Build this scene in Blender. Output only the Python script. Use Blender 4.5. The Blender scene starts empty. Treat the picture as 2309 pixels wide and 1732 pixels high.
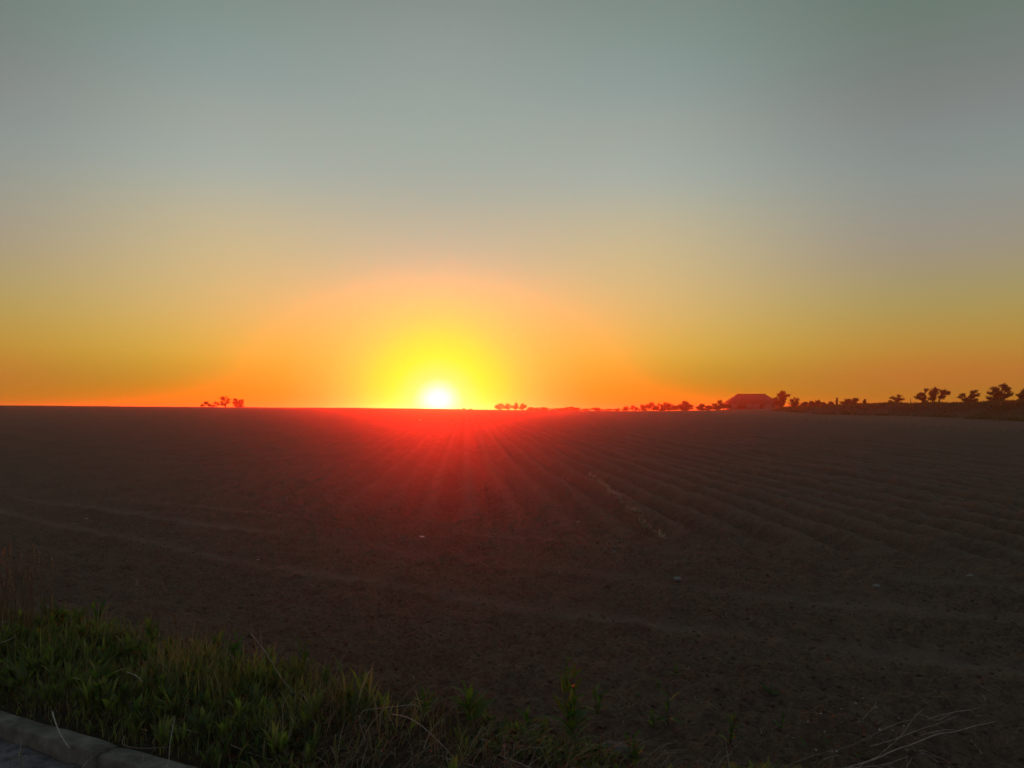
import bpy, math, random
import numpy as np
from mathutils import Vector

random.seed(7)
rng = np.random.default_rng(7)
S = bpy.context.scene
COL = S.collection

# ------------------------------------------------------------------ camera
EYE = 1.6
F = 1778.0                    # focal length in photo pixels (photo is 2309 wide)
CX, HY = 1154.5, 924.0        # image centre column, row of the true horizon
cam_d = bpy.data.cameras.new("camera")
cam_d.sensor_width = 36.0
cam_d.lens = 36.0 * F / 2309.0
cam_d.clip_start = 0.05
cam_d.clip_end = 6000.0
cam = bpy.data.objects.new("camera", cam_d)
cam.location = (0, 0, EYE)
cam.rotation_euler = (math.radians(90 + math.degrees(math.atan((HY - 866) / F))), 0, 0)
COL.objects.link(cam)
S.camera = cam

# ------------------------------------------------------------------ sun and sky
SUN_AZ = math.atan((988 - CX) / F)          # to the right of +Y
SUN_EL = math.radians(0.30)
sun_dir = Vector((math.sin(SUN_AZ) * math.cos(SUN_EL), math.cos(SUN_AZ) * math.cos(SUN_EL), math.sin(SUN_EL)))
sun_d = bpy.data.lights.new("sun", 'SUN')
sun_d.energy = 3.6
sun_d.color = (1.0, 0.022, 0.006)
sun_d.angle = math.radians(0.53)
sun = bpy.data.objects.new("sun", sun_d)
sun.rotation_euler = (-sun_dir).to_track_quat('-Z', 'Y').to_euler()
sun.location = (0, 0, 40)
COL.objects.link(sun)

HAZE_DENSITY = 0.00074
HAZE_G = 0.90


def s2l(c):
    c = c / 255.0
    return c / 12.92 if c <= 0.04045 else ((c + 0.055) / 1.055) ** 2.4


def lin(r, g, b):
    return (s2l(r), s2l(g), s2l(b), 1.0)


world = bpy.data.worlds.new("World")
S.world = world
world.use_nodes = True
nt = world.node_tree
nt.nodes.clear()
L = nt.links.new


def N(t, **kw):
    n = nt.nodes.new(t)
    for k, v in kw.items():
        setattr(n, k, v)
    return n


def M(op, a, b=None, clamp=False):
    n = N('ShaderNodeMath', operation=op)
    n.use_clamp = clamp
    for i, v in enumerate((a, b)):
        if v is None:
            continue
        if isinstance(v, (int, float)):
            n.inputs[i].default_value = v
        else:
            L(v, n.inputs[i])
    return n.outputs[0]


def ramp(fac, stops, interp='LINEAR'):
    n = N('ShaderNodeValToRGB')
    cr = n.color_ramp
    cr.interpolation = interp
    while len(cr.elements) > 1:
        cr.elements.remove(cr.elements[-1])
    cr.elements[0].position = stops[0][0]
    cr.elements[0].color = stops[0][1]
    for p, c in stops[1:]:
        e = cr.elements.new(p)
        e.color = c
    L(fac, n.inputs[0])
    return n.outputs[0]


def mixc(f, a, b):
    n = N('ShaderNodeMix', data_type='RGBA')
    L(f, n.inputs[0])
    L(a, n.inputs[6])
    L(b, n.inputs[7])
    return n.outputs[2]


tc = N('ShaderNodeTexCoord')
nrm = N('ShaderNodeVectorMath', operation='NORMALIZE')
L(tc.outputs['Generated'], nrm.inputs[0])
sep = N('ShaderNodeSeparateXYZ')
L(nrm.outputs[0], sep.inputs[0])
elev = M('MULTIPLY', M('ARCSINE', sep.outputs[2]), 180 / math.pi)          # degrees
dt = N('ShaderNodeVectorMath', operation='DOT_PRODUCT')
L(nrm.outputs[0], dt.inputs[0])
GLOW_EL = math.radians(0.42)          # the bright patch of sky round the half-set disc
dt.inputs[1].default_value = (math.sin(SUN_AZ) * math.cos(GLOW_EL), math.cos(SUN_AZ) * math.cos(GLOW_EL), math.sin(GLOW_EL))
gam = M('MULTIPLY', M('ARCCOSINE', M('MINIMUM', dt.outputs['Value'], 0.9999999)), 180 / math.pi)
az = M('ARCTAN2', sep.outputs[0], sep.outputs[1])
daz = M('MULTIPLY', M('ABSOLUTE', M('SUBTRACT', az, SUN_AZ)), 180 / math.pi)
daz = M('MINIMUM', daz, M('SUBTRACT', 360.0, daz))


def erow(y):      # photo row -> elevation over 90 degrees, for a ramp
    return max(0.0, math.degrees(math.atan((HY - y) / F))) / 90.0


e01 = M('DIVIDE', M('MAXIMUM', elev, 0.0), 90.0)
SKY_MID = [(924, (135.0, 150.0, 40.0)), (800, (175.0, 172.0, 66.0)), (700, (180.0, 185.0, 108.0)), (600, (144.0, 178.8, 149.9)), (500, (153.8, 175.0, 153.7)), (420, (142.9, 169.7, 160.6)), (300, (145.0, 167.0, 160.0)), (150, (140.0, 157.0, 152.0)), (0, (134.0, 147.0, 140.0))]
SKY_NEAR = [(924, (102.7, 128.4, 3.2)), (895, (106.6, 133.2, 3.2)), (850, (116.7, 145.5, 48.7)), (800, (181.6, 168.7, 55.2)), (710, (199.8, 177.2, 106.7)), (600, (190.5, 181.5, 134.6)), (500, (179.0, 178.3, 148.1)), (400, (152.1, 173.1, 168.8)), (300, (152.6, 163.6, 152.9)), (200, (136.2, 157.6, 157.5)), (0, (123.0, 139.0, 128.0))]
SKY_FAR = [(915, (153.0, 130.0, 21.9)), (860, (182.2, 105.5, 53.6)), (800, (180.0, 135.2, 40.7)), (700, (159.0, 150.7, 88.8)), (600, (153.6, 141.2, 126.9)), (450, (132.0, 149.0, 145.4)), (300, (125.1, 126.4, 126.5)), (150, (106.0, 124.0, 113.0)), (0, (98.0, 115.0, 106.0))]
OVER_NEAR = [(0.45, (104, 122, 126)), (0.7, (84, 100, 112)), (1.0, (72, 86, 100))]
OVER_FAR = [(0.45, (96, 112, 114)), (0.7, (80, 95, 106)), (1.0, (72, 86, 100))]
# glow round the sun: degrees from the bright patch's centre, opacity, linear colour
GLOW = [(0.0, 1.0, (2.2, 2.2, 2.0)), (0.9, 1.0, (1.3, 1.35, 1.05)), (1.3, 1.0, (0.8, 0.95, 0.6)), (1.9, 1.0, (0.471, 0.784, 0.178)), (3.4, 0.97, (0.503, 0.838, 0.027)), (5.0, 0.66, (0.5, 0.80, 0.05)), (6.4, 0.36, (0.5, 0.76, 0.12)), (8.4, 0.12, (0.49, 0.7, 0.2)), (11.0, 0.0, (0.5, 0.6, 0.25))]


def stops(tab, over):
    return [(erow(y), lin(*c)) for y, c in tab] + [(p, lin(*c)) for p, c in over]


def azstep(lo, hi):
    n = N('ShaderNodeMapRange', interpolation_type='SMOOTHSTEP')
    L(daz, n.inputs[0])
    n.inputs[1].default_value = lo
    n.inputs[2].default_value = hi
    return n.outputs[0]


mid = ramp(e01, stops(SKY_MID, OVER_NEAR), 'B_SPLINE')
near = ramp(e01, stops(SKY_NEAR, OVER_NEAR), 'B_SPLINE')
far = ramp(e01, stops(SKY_FAR, OVER_FAR), 'B_SPLINE')
base = mixc(azstep(13.0, 34.0), mixc(azstep(0.0, 16.0), mid, near), far)
# the opposite half of the sky fades to a dim slate
bk = N('ShaderNodeMapRange', interpolation_type='SMOOTHSTEP')
L(daz, bk.inputs[0])
bk.inputs[1].default_value = 40.0
bk.inputs[2].default_value = 150.0
back = ramp(e01, [(0.0, lin(112, 100, 104)), (0.12, lin(104, 108, 120)), (0.5, lin(86, 100, 114)), (1.0, lin(72, 86, 100))])
base = mixc(bk.outputs[0], base, back)
# the glow round the sun; wider upwards than sideways far out
g30 = M('DIVIDE', gam, 30.0)
glow_a = ramp(g30, [(g / 30, (o_, o_, o_, 1)) for g, o_, c in GLOW])
glow_c = ramp(g30, [(g / 30, (*c, 1)) for g, o_, c in GLOW])
glowmix = mixc(glow_a, base, glow_c)
bg = N('ShaderNodeBackground')
L(glowmix, bg.inputs[0])
bg.inputs[1].default_value = 0.29
sky = N('ShaderNodeTexSky', sky_type='NISHITA')
sky.sun_disc = False
sky.sun_elevation = max(SUN_EL, math.radians(1.0))
sky.sun_rotation = SUN_AZ
sky.dust_density = 2.0
bg2 = N('ShaderNodeBackground')
L(sky.outputs[0], bg2.inputs[0])
bg2.inputs[1].default_value = 0.006
add = N('ShaderNodeAddShader')
L(bg.outputs[0], add.inputs[0])
L(bg2.outputs[0], add.inputs[1])
wo = N('ShaderNodeOutputWorld')
L(add.outputs[0], wo.inputs[0])
NISHITA_NODE = bg2

S.view_settings.view_transform = 'Standard'
S.view_settings.look = 'None'
S.view_settings.exposure = 1.7
S.view_settings.gamma = 1.0
S.cycles.volume_bounces = 0
S.cycles.max_bounces = 5
S.cycles.transparent_max_bounces = 8

# ------------------------------------------------------------------ helpers
def mesh_obj(name, verts, faces, mat=None, parent=None, smooth=False, attr=None):
    """verts (n,3); faces: (m,k) array or list of arrays of differing k"""
    me = bpy.data.meshes.new(name)
    V = np.asarray(verts, dtype=np.float32)
    fl = faces if isinstance(faces, list) else [faces]
    fl = [np.asarray(f, dtype=np.int32) for f in fl if len(f)]
    loops = np.concatenate([f.ravel() for f in fl])
    tot = np.concatenate([np.full(len(f), f.shape[1], dtype=np.int32) for f in fl])
    start = np.concatenate([[0], np.cumsum(tot)[:-1]]).astype(np.int32)
    me.vertices.add(len(V))
    me.vertices.foreach_set("co", V.ravel())
    me.loops.add(len(loops))
    me.loops.foreach_set("vertex_index", loops)
    me.polygons.add(len(tot))
    me.polygons.foreach_set("loop_start", start)
    if smooth:
        me.polygons.foreach_set("use_smooth", np.ones(len(tot), dtype=bool))
    if attr:
        for k, v in attr.items():
            a = me.attributes.new(k, 'FLOAT', 'POINT')
            a.data.foreach_set("value", np.asarray(v, dtype=np.float32))
    me.update(calc_edges=True)
    o = bpy.data.objects.new(name, me)
    if mat:
        me.materials.append(mat)
    if parent:
        o.parent = parent
    COL.objects.link(o)
    return o


def tag(o, label=None, cat=None, group=None, kind=None):
    if label:
        o['label'] = label
    if cat:
        o['category'] = cat
    if group:
        o['group'] = group
    if kind:
        o['kind'] = kind
    return o


def empty(name, loc, label, cat, group=None):
    o = bpy.data.objects.new(name, None)
    o.empty_display_size = 0.1
    o.location = loc
    COL.objects.link(o)
    return tag(o, label, cat, group)


def ribbons(C, W, side):
    """C (n,k,3) centre lines, W (n,k) half widths, side (n,3)"""
    n, k, _ = C.shape
    a = C - side[:, None, :] * W[:, :, None]
    b = C + side[:, None, :] * W[:, :, None]
    V = np.stack([a, b], axis=2).reshape(-1, 3)
    i = np.arange(n)[:, None] * (2 * k) + np.arange(k - 1)[None, :] * 2
    Fc = np.stack([i, i + 1, i + 3, i + 2], axis=-1).reshape(-1, 4)
    return V, Fc


def tubes(lines, sides=4):
    """lines: list of (points (k,3), radii (k,))"""
    Vs, Fs, off = [], [], 0
    ang = np.arange(sides) * 2 * np.pi / sides
    ca, sa = np.cos(ang), np.sin(ang)
    for P, R in lines:
        P = np.asarray(P, float)
        R = np.asarray(R, float)
        k = len(P)
        T = np.gradient(P, axis=0)
        T /= np.linalg.norm(T, axis=1)[:, None] + 1e-9
        ref = np.where(np.abs(T[:, 2:3]) > 0.9, np.array([[1., 0, 0]]), np.array([[0, 0, 1.]]))
        U = np.cross(T, ref)
        U /= np.linalg.norm(U, axis=1)[:, None] + 1e-9
        Wv = np.cross(T, U)
        V = P[:, None, :] + R[:, None, None] * (U[:, None, :] * ca[None, :, None] + Wv[:, None, :] * sa[None, :, None])
        Vs.append(V.reshape(-1, 3))
        j = np.arange(sides)
        for i in range(k - 1):
            a = off + i * sides + j
            b = off + i * sides + (j + 1) % sides
            Fs.append(np.stack([a, b, b + sides, a + sides], axis=1))
        off += k * sides
    return np.concatenate(Vs), np.concatenate(Fs)


def hash2(ix, iy, seed):
    h = (ix.astype(np.int64) * 374761393 + iy.astype(np.int64) * 668265263 + seed * 1442695041) & 0xffffffff
    h = ((h ^ (h >> 13)) * 1274126177) & 0xffffffff
    return ((h ^ (h >> 16)) & 0xffff) / 65535.0


def vnoise(x, y, seed=0):
    ix, iy = np.floor(x), np.floor(y)
    fx, fy = x - ix, y - iy
    ux, uy = fx * fx * (3 - 2 * fx), fy * fy * (3 - 2 * fy)
    a, b = hash2(ix, iy, seed), hash2(ix + 1, iy, seed)
    c, d = hash2(ix, iy + 1, seed), hash2(ix + 1, iy + 1, seed)
    return (a + (b - a) * ux) * (1 - uy) + (c + (d - c) * ux) * uy


def sstep(a, b, x):
    t = np.clip((x - a) / (b - a), 0, 1)
    return t * t * (3 - 2 * t)


# ------------------------------------------------------------------ the lie of the land
KN = np.array([0.447, 0.894])          # across the verge, away from the road
KD = np.array([0.894, -0.447])         # along the kerb, to the right and nearer
KS = 2.590
ROW_A = math.radians(3.4)
ROW_W = 0.66


def s_of(x, y):
    return x * KN[0] + y * KN[1] - KS


PX = np.array([-400, 0, 400, 750, 960, 1100, 1300, 1450, 1600, 1750, 1850, 1950, 2120, 2306, 2700.])
ROW1 = np.array([914, 915.5, 918, 919.3, 921.3, 924, 926, 927, 926.5, 927, 934.5, 936.5, 939.6, 948, 956.])
RAD1 = np.array([155, 155, 155, 168, 185, 198, 204, 204, 198, 185, 166, 155, 140, 122, 110.])
ROW2 = np.array([914.3, 915.8, 918.3, 919.6, 921.6, 924.3, 926.3, 927.3, 925.5, 921.5, 917.5, 914.5, 912.5, 912.5, 912])
DR = np.array([14, 14, 14, 14, 14, 14, 14, 14, 14, 14, 14, 15, 14, 13, 13.])
AZT = np.arctan((PX - CX) / F)


def far_profile(x, y):
    a = np.arctan2(x, y)
    r = np.hypot(x, y)
    r1 = np.interp(a, AZT, RAD1)
    z1 = EYE - (np.interp(a, AZT, ROW1) - HY) / F * r1
    r2 = r1 + np.interp(a, AZT, DR)
    z2 = EYE - (np.interp(a, AZT, ROW2) - HY) / F * r2
    t = np.clip((r - 25) / (r1 - 25), 0, 1)
    z = z1 * (t * (1 - 0.12 * np.sin(np.pi * t)))
    tb = sstep(0, 1, (r - r1) / (r2 - r1))
    z = z + (z2 - z1) * tb
    z = z - np.maximum(r - r2 - 30, 0) * 0.004
    return z, tb, r, r1


def base_height(x, y):
    z, tb, r, r1 = far_profile(x, y)
    s = s_of(x, y)
    z = z - 0.035 * sstep(1.0, 1.6, s) + 0.03 * sstep(4.0, 6.0, s)
    z = z - 0.02 * (1 - sstep(0.0, 0.4, s))
    z = z - 0.16 * sstep(-0.05, -0.10, s)
    return z


def hgt(x, y):
    return float(base_height(np.array([float(x)]), np.array([float(y)]))[0])


def at(px, d, z=None):
    """point at forward distance d on photo column px (world metres)"""
    x = (px - CX) / F * d
    return (x, d, hgt(x, d) if z is None else z)


def gp(px, py):
    """ground point seen at photo pixel"""
    d = EYE * F / (py - HY)
    for _ in range(4):
        x = (px - CX) / F * d
        d = (EYE - hgt(x, d)) * F / (py - HY)
    x = (px - CX) / F * d
    return x, d, hgt(x, d)


# ------------------------------------------------------------------ materials
def new_mat(name):
    m = bpy.data.materials.new(name)
    m.use_nodes = True
    m.node_tree.nodes.clear()
    return m, m.node_tree


def soil_mat():
    m, t = new_mat("soil")
    n = t.nodes
    l = t.links.new
    out = n.new('ShaderNodeOutputMaterial')
    p = n.new('ShaderNodeBsdfPrincipled')
    p.inputs['Roughness'].default_value = 0.95
    p.inputs['Specular IOR Level'].default_value = 0.15
    geo = n.new('ShaderNodeNewGeometry')
    no1 = n.new('ShaderNodeTexNoise')
    no1.inputs['Scale'].default_value = 0.6
    no1.inputs['Detail'].default_value = 6
    no2 = n.new('ShaderNodeTexNoise')
    no2.inputs['Scale'].default_value = 35
    no2.inputs['Detail'].default_value = 8
    no2.inputs['Roughness'].default_value = 0.7
    for q in (no1, no2):
        l(geo.outputs['Position'], q.inputs['Vector'])
    mx = n.new('ShaderNodeMix')
    mx.data_type = 'RGBA'
    mx.inputs[6].default_value = (0.085, 0.054, 0.034, 1)
    mx.inputs[7].default_value = (0.22, 0.140, 0.090, 1)
    ad = n.new('ShaderNodeMath')
    ad.operation = 'MULTIPLY_ADD'
    ad.inputs[1].default_value = 0.45
    l(no1.outputs[0], ad.inputs[0])
    sc = n.new('ShaderNodeMath')
    sc.operation = 'MULTIPLY_ADD'
    sc.inputs[1].default_value = 2.4
    sc.inputs[2].default_value = -0.95
    l(no2.outputs[0], sc.inputs[0])
    l(sc.outputs[0], ad.inputs[2])
    l(ad.outputs[0], mx.inputs[0])
    # sky sheen painted on beaten wheel tracks; furrow crests paler, the grass bank green
    at1 = n.new('ShaderNodeAttribute')
    at1.attribute_name = 'track'
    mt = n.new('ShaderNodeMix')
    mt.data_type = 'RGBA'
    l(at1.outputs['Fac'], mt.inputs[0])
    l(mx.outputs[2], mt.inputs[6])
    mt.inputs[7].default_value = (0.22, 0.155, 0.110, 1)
    at2 = n.new('ShaderNodeAttribute')
    at2.attribute_name = 'turf'
    mg = n.new('ShaderNodeMix')
    mg.data_type = 'RGBA'
    l(at2.outputs['Fac'], mg.inputs[0])
    l(mt.outputs[2], mg.inputs[6])
    mg.inputs[7].default_value = (0.022, 0.028, 0.012, 1)
    l(mg.outputs[2], p.inputs['Base Color'])
    bp = n.new('ShaderNodeBump')
    bp.inputs['Strength'].default_value = 0.9
    bp.inputs['Distance'].default_value = 0.035
    l(no2.outputs[0], bp.inputs['Height'])
    l(bp.outputs[0], p.inputs['Normal'])
    l(p.outputs[0], out.inputs[0])
    return m


def leaf_mat(name, stops_, trans=0.45, tcol=1.35):
    """colour varies with the attribute 'hue'; thin leaves let light through"""
    m, t = new_mat(name)
    n = t.nodes
    l = t.links.new
    out = n.new('ShaderNodeOutputMaterial')
    a = n.new('ShaderNodeAttribute')
    a.attribute_name = 'hue'
    cr = n.new('ShaderNodeValToRGB')
    e = cr.color_ramp.elements
    while len(e) > 1:
        e.remove(e[-1])
    e[0].position, e[0].color = stops_[0][0], (*stops_[0][1], 1)
    for p_, c in stops_[1:]:
        e.new(p_).color = (*c, 1)
    l(a.outputs['Fac'], cr.inputs[0])
    d = n.new('ShaderNodeBsdfPrincipled')
    d.inputs['Roughness'].default_value = 0.55
    d.inputs['Specular IOR Level'].default_value = 0.3
    tr = n.new('ShaderNodeBsdfTranslucent')
    l(cr.outputs[0], d.inputs['Base Color'])
    br = n.new('ShaderNodeVectorMath')
    br.operation = 'MULTIPLY'
    br.inputs[1].default_value = (tcol, tcol * 1.5, tcol * 0.5)
    l(cr.outputs[0], br.inputs[0])
    l(br.outputs[0], tr.inputs[0])
    ms = n.new('ShaderNodeMixShader')
    ms.inputs[0].default_value = trans
    l(d.outputs[0], ms.inputs[1])
    l(tr.outputs[0], ms.inputs[2])
    l(ms.outputs[0], out.inputs[0])
    return m


def rough_mat(name, c1, c2, scale=8.0, rough=0.9, bump=0.4, dist=0.01, spec=0.2):
    m, t = new_mat(name)
    n = t.nodes
    l = t.links.new
    out = n.new('ShaderNodeOutputMaterial')
    p = n.new('ShaderNodeBsdfPrincipled')
    p.inputs['Roughness'].default_value = rough
    p.inputs['Specular IOR Level'].default_value = spec
    tcn = n.new('ShaderNodeNewGeometry')
    no = n.new('ShaderNodeTexNoise')
    no.inputs['Scale'].default_value = scale
    no.inputs['Detail'].default_value = 7
    no.inputs['Roughness'].default_value = 0.65
    l(tcn.outputs['Position'], no.inputs['Vector'])
    cr = n.new('ShaderNodeValToRGB')
    cr.color_ramp.elements[0].position = 0.35
    cr.color_ramp.elements[0].color = (*c1, 1)
    cr.color_ramp.elements[1].position = 0.65
    cr.color_ramp.elements[1].color = (*c2, 1)
    l(no.outputs[0], cr.inputs[0])
    l(cr.outputs[0], p.inputs['Base Color'])
    bp = n.new('ShaderNodeBump')
    bp.inputs['Strength'].default_value = bump
    bp.inputs['Distance'].default_value = dist
    l(no.outputs[0], bp.inputs['Height'])
    l(bp.outputs[0], p.inputs['Normal'])
    l(p.outputs[0], out.inputs[0])
    return m


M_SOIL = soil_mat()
M_GRASS = leaf_mat("verge_grass_blades", [(0.0, (0.045, 0.058, 0.028)), (0.5, (0.11, 0.13, 0.046)), (0.8, (0.25, 0.25, 0.06)), (0.86, (0.19, 0.125, 0.075)), (1.0, (0.34, 0.26, 0.17))])
M_WEED = leaf_mat("weed_leaves", [(0.0, (0.045, 0.085, 0.022)), (0.7, (0.095, 0.15, 0.032)), (1.0, (0.18, 0.20, 0.04))])
M_DRY = leaf_mat("dry_stems", [(0.0, (0.12, 0.065, 0.04)), (0.6, (0.28, 0.18, 0.10)), (1.0, (0.50, 0.41, 0.30))], trans=0.2, tcol=1.0)
M_PALE = rough_mat("bleached_stems", (0.34, 0.29, 0.22), (0.50, 0.44, 0.34), 30, 0.7)
M_TWIG = rough_mat("twig_bark", (0.28, 0.20, 0.15), (0.48, 0.38, 0.30), 25, 0.8)
M_BARK = rough_mat("tree_bark", (0.035, 0.026, 0.020), (0.07, 0.052, 0.04), 4, 0.95)
M_TREELEAF = leaf_mat("tree_leaves", [(0.0, (0.020, 0.026, 0.010)), (0.6, (0.045, 0.045, 0.016)), (1.0, (0.07, 0.055, 0.025))], trans=0.25, tcol=1.0)
M_CONC = rough_mat("kerb_concrete", (0.105, 0.092, 0.062), (0.26, 0.225, 0.18), 7, 0.9, 0.5, 0.004)
M_ROAD = rough_mat("road_surface", (0.09, 0.082, 0.078), (0.22, 0.20, 0.19), 14, 0.95, 0.6, 0.01)
M_STONE = rough_mat("field_stone", (0.16, 0.14, 0.12), (0.30, 0.27, 0.24), 30, 0.85, 0.5, 0.005)
M_PAPER = rough_mat("white_litter", (0.62, 0.60, 0.57), (0.74, 0.72, 0.70), 20, 0.6)
M_PETAL = rough_mat("white_petals", (0.42, 0.42, 0.36), (0.6, 0.6, 0.52), 60, 0.6)
M_WALL = rough_mat("barn_render", (0.22, 0.17, 0.13), (0.30, 0.24, 0.19), 0.6, 0.95)
M_ROOF = rough_mat("barn_roof_tiles", (0.075, 0.042, 0.032), (0.12, 0.065, 0.048), 1.2, 0.9)
M_DARK = rough_mat("dark_opening", (0.02, 0.018, 0.016), (0.03, 0.026, 0.022), 3, 0.5)

# ------------------------------------------------------------------ field
ang_v = np.arange(-36.5, 36.5, 0.1)
ang = np.radians(np.concatenate([np.arange(-180, -36.5, 2.5), ang_v, np.arange(36.5, 180.01, 2.5)]))
ang = np.append(ang[ang < math.pi - 0.02], math.pi)
rr = [0.4, 0.8, 1.3, 1.8, 2.3, 2.7, 3.0]
while rr[-1] < 1250:
    r_ = rr[-1]
    rr.append(r_ * (1.0055 if r_ < 14 else 1.009 if r_ < 60 else 1.016 if r_ < 420 else 1.06))
rr = np.array(rr)
A, R = np.meshgrid(ang, rr)
X, Y = R * np.sin(A), R * np.cos(A)
Z = base_height(X.ravel(), Y.ravel()).reshape(X.shape)
Sv = s_of(X, Y)
_, TB, _, R1 = far_profile(X, Y)
inview = sstep(math.radians(50), math.radians(37), np.abs(A))
cell = R * 0.0035


def octave(scale, seed, amp):
    f = sstep(1.2 * scale, 0.35 * scale, cell * 0.5)
    return amp * f * (vnoise(X / scale + 31.7, Y / scale + 11.3, seed) - 0.5)


# furrows
Q = X * math.cos(ROW_A) + Y * math.sin(ROW_A) + 0.05 * np.sin(Y * 0.05) + 0.02 * (vnoise(X * 0.7, Y * 0.25, 5) - .5)
start = 6.7 + 0.5 * (vnoise(Q / ROW_W * 0.9, X * 0, 9) - .5)
fw = sstep(start - 0.15, start + 0.9, Sv) * sstep(165, 80, R) * (1 - sstep(0.0, 0.15, TB))
ph = (Q - 1.10) / ROW_W * 2 * np.pi          # troughs at q = 1.10 + k * 0.66
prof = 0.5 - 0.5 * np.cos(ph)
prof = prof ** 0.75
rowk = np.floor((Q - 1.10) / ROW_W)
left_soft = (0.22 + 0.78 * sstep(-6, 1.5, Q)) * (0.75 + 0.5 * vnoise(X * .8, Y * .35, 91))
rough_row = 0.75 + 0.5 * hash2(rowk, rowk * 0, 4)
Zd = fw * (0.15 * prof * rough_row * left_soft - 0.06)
# wheel tracks across the headland
track = np.zeros_like(X)
dist_w = lambda c, w: np.exp(-((Y - c) * 0.85 / w) ** 2)
for c0, c1, c2, w in ((6.75, -0.62, 0.012, 0.15), (8.35, -0.60, 0.010, 0.16), (11.3, -0.56, 0.0, 0.2), (9.9, -0.60, 0.0, 0.13)):
    cl = c0 + c1 * X + c2 * X * X + 0.22 * (vnoise(X * 0.6, X * 0 + c0, 3) - .5)
    k = dist_w(cl, w) * (1 - fw) * (0.25 + 0.75 * vnoise(X * 1.1, Y * 1.1, 8)) * (1 if c0 in (6.75, 11.3) else sstep(.18, .5, vnoise(X * 0.45 + c0, X * 0 + c0, 17)))
    track = np.maximum(track, k)
    Zd += -0.022 * k + 0.012 * dist_w(cl + 1.6 * w, w * 0.6) * (1 - fw) + 0.012 * dist_w(cl - 1.6 * w, w * 0.6) * (1 - fw)
rough = (1 - 0.8 * track) * np.clip(sstep(0.0, 0.5, Sv), 0.25, 1)
lump = octave(1.9, 1, 0.03) + octave(0.75, 2, 0.025)
fine = octave(0.30, 3, 0.045) + octave(0.13, 4, 0.042) + octave(0.06, 6, 0.032) + octave(0.03, 7, 0.018)
cl_ = vnoise(X / 0.11 + 5, Y / 0.11 + 9, 21)
clod = 0.03 * np.clip(cl_ - 0.62, 0, 1) / 0.38 * sstep(0.12, 0.03, cell)
Zd += (lump + (fine + clod) * rough) * sstep(-0.05, 0.1, Sv) * inview
# a longer swell far out so that the skyline is not a ruled line
Zd += (vnoise(A * 40, A * 0, 12) - .5) * 0.10 * .6 * sstep(80, 150, R)
Z = Z + Zd
turf = np.clip(TB * 1.4, 0, 1) * sstep(1700, 1900, CX + F * np.tan(np.clip(A, -1.4, 1.4)))
turf = np.maximum(turf, 0.75 * sstep(1.3, 0.7, Sv + 0.5 * (vnoise(X * 2, Y * 2, 15) - .5)) * sstep(0.3, -0.6, X))
nr, na = X.shape
idx = np.arange(nr * na).reshape(nr, na)
fc = np.stack([idx[:-1, :-1], idx[:-1, 1:], idx[1:, 1:], idx[1:, :-1]], axis=-1).reshape(-1, 4)[:, ::-1]
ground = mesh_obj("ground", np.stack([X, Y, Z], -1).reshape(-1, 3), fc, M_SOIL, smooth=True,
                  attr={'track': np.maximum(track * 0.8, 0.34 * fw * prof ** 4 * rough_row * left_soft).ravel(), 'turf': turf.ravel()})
tag(ground, kind='structure')
GZ, GR, GA = Z, rr, ang


def surf(x, y):
    """height of the built ground mesh"""
    a = math.atan2(x, y)
    r = math.hypot(x, y)
    i = min(max(np.searchsorted(GR, r) - 1, 0), len(GR) - 2)
    j = min(max(np.searchsorted(GA, a) - 1, 0), len(GA) - 2)
    u = (r - GR[i]) / (GR[i + 1] - GR[i])
    v = (a - GA[j]) / (GA[j + 1] - GA[j])
    return float((GZ[i, j] * (1 - v) + GZ[i, j + 1] * v) * (1 - u) + (GZ[i + 1, j] * (1 - v) + GZ[i + 1, j + 1] * v) * u)


def surf_v(x, y):
    a = np.arctan2(x, y)
    r = np.hypot(x, y)
    i = np.clip(np.searchsorted(GR, r) - 1, 0, len(GR) - 2)
    j = np.clip(np.searchsorted(GA, a) - 1, 0, len(GA) - 2)
    return GZ[i, j]


# ------------------------------------------------------------------ road and kerb
def kp(u, s, z):
    """u along the kerb, s across it"""
    p = KD * u + KN * (s + KS)
    return (p[0], p[1], z)


us = np.concatenate([np.arange(-60, -6, 3.0), np.arange(-6, 4, 0.05), np.arange(4, 61, 3.0)])
ss = np.concatenate([np.arange(-9, -1.2, 0.8), np.arange(-1.2, -0.135, 0.05), [-0.125]])
U_, T_ = np.meshgrid(us, ss)
zr = -0.085 + 0.018 * (vnoise(U_ * 3, T_ * 3, 2) - .5) + 0.014 * (vnoise(U_ * 14, T_ * 14, 3) - .5) + 0.03 * sstep(-0.45, -0.13, T_) * vnoise(U_ * 2.2, T_ * 4, 5)
V = np.stack([KD[0] * U_ + KN[0] * (T_ + KS), KD[1] * U_ + KN[1] * (T_ + KS), zr], -1).reshape(-1, 3)
ix = np.arange(U_.size).reshape(U_.shape)
fr = np.stack([ix[:-1, :-1], ix[:-1, 1:], ix[1:, 1:], ix[1:, :-1]], -1).reshape(-1, 4)
road = mesh_obj("road", V, fr, M_ROAD, smooth=True)
tag(road, kind='structure')

kerb = empty("kerb", (0, 0, 0), "low pale concrete kerb between the road and the weedy verge", "kerb")
JO = float(np.dot(np.array(gp(278, 1676)[:2]), KD))


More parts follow.
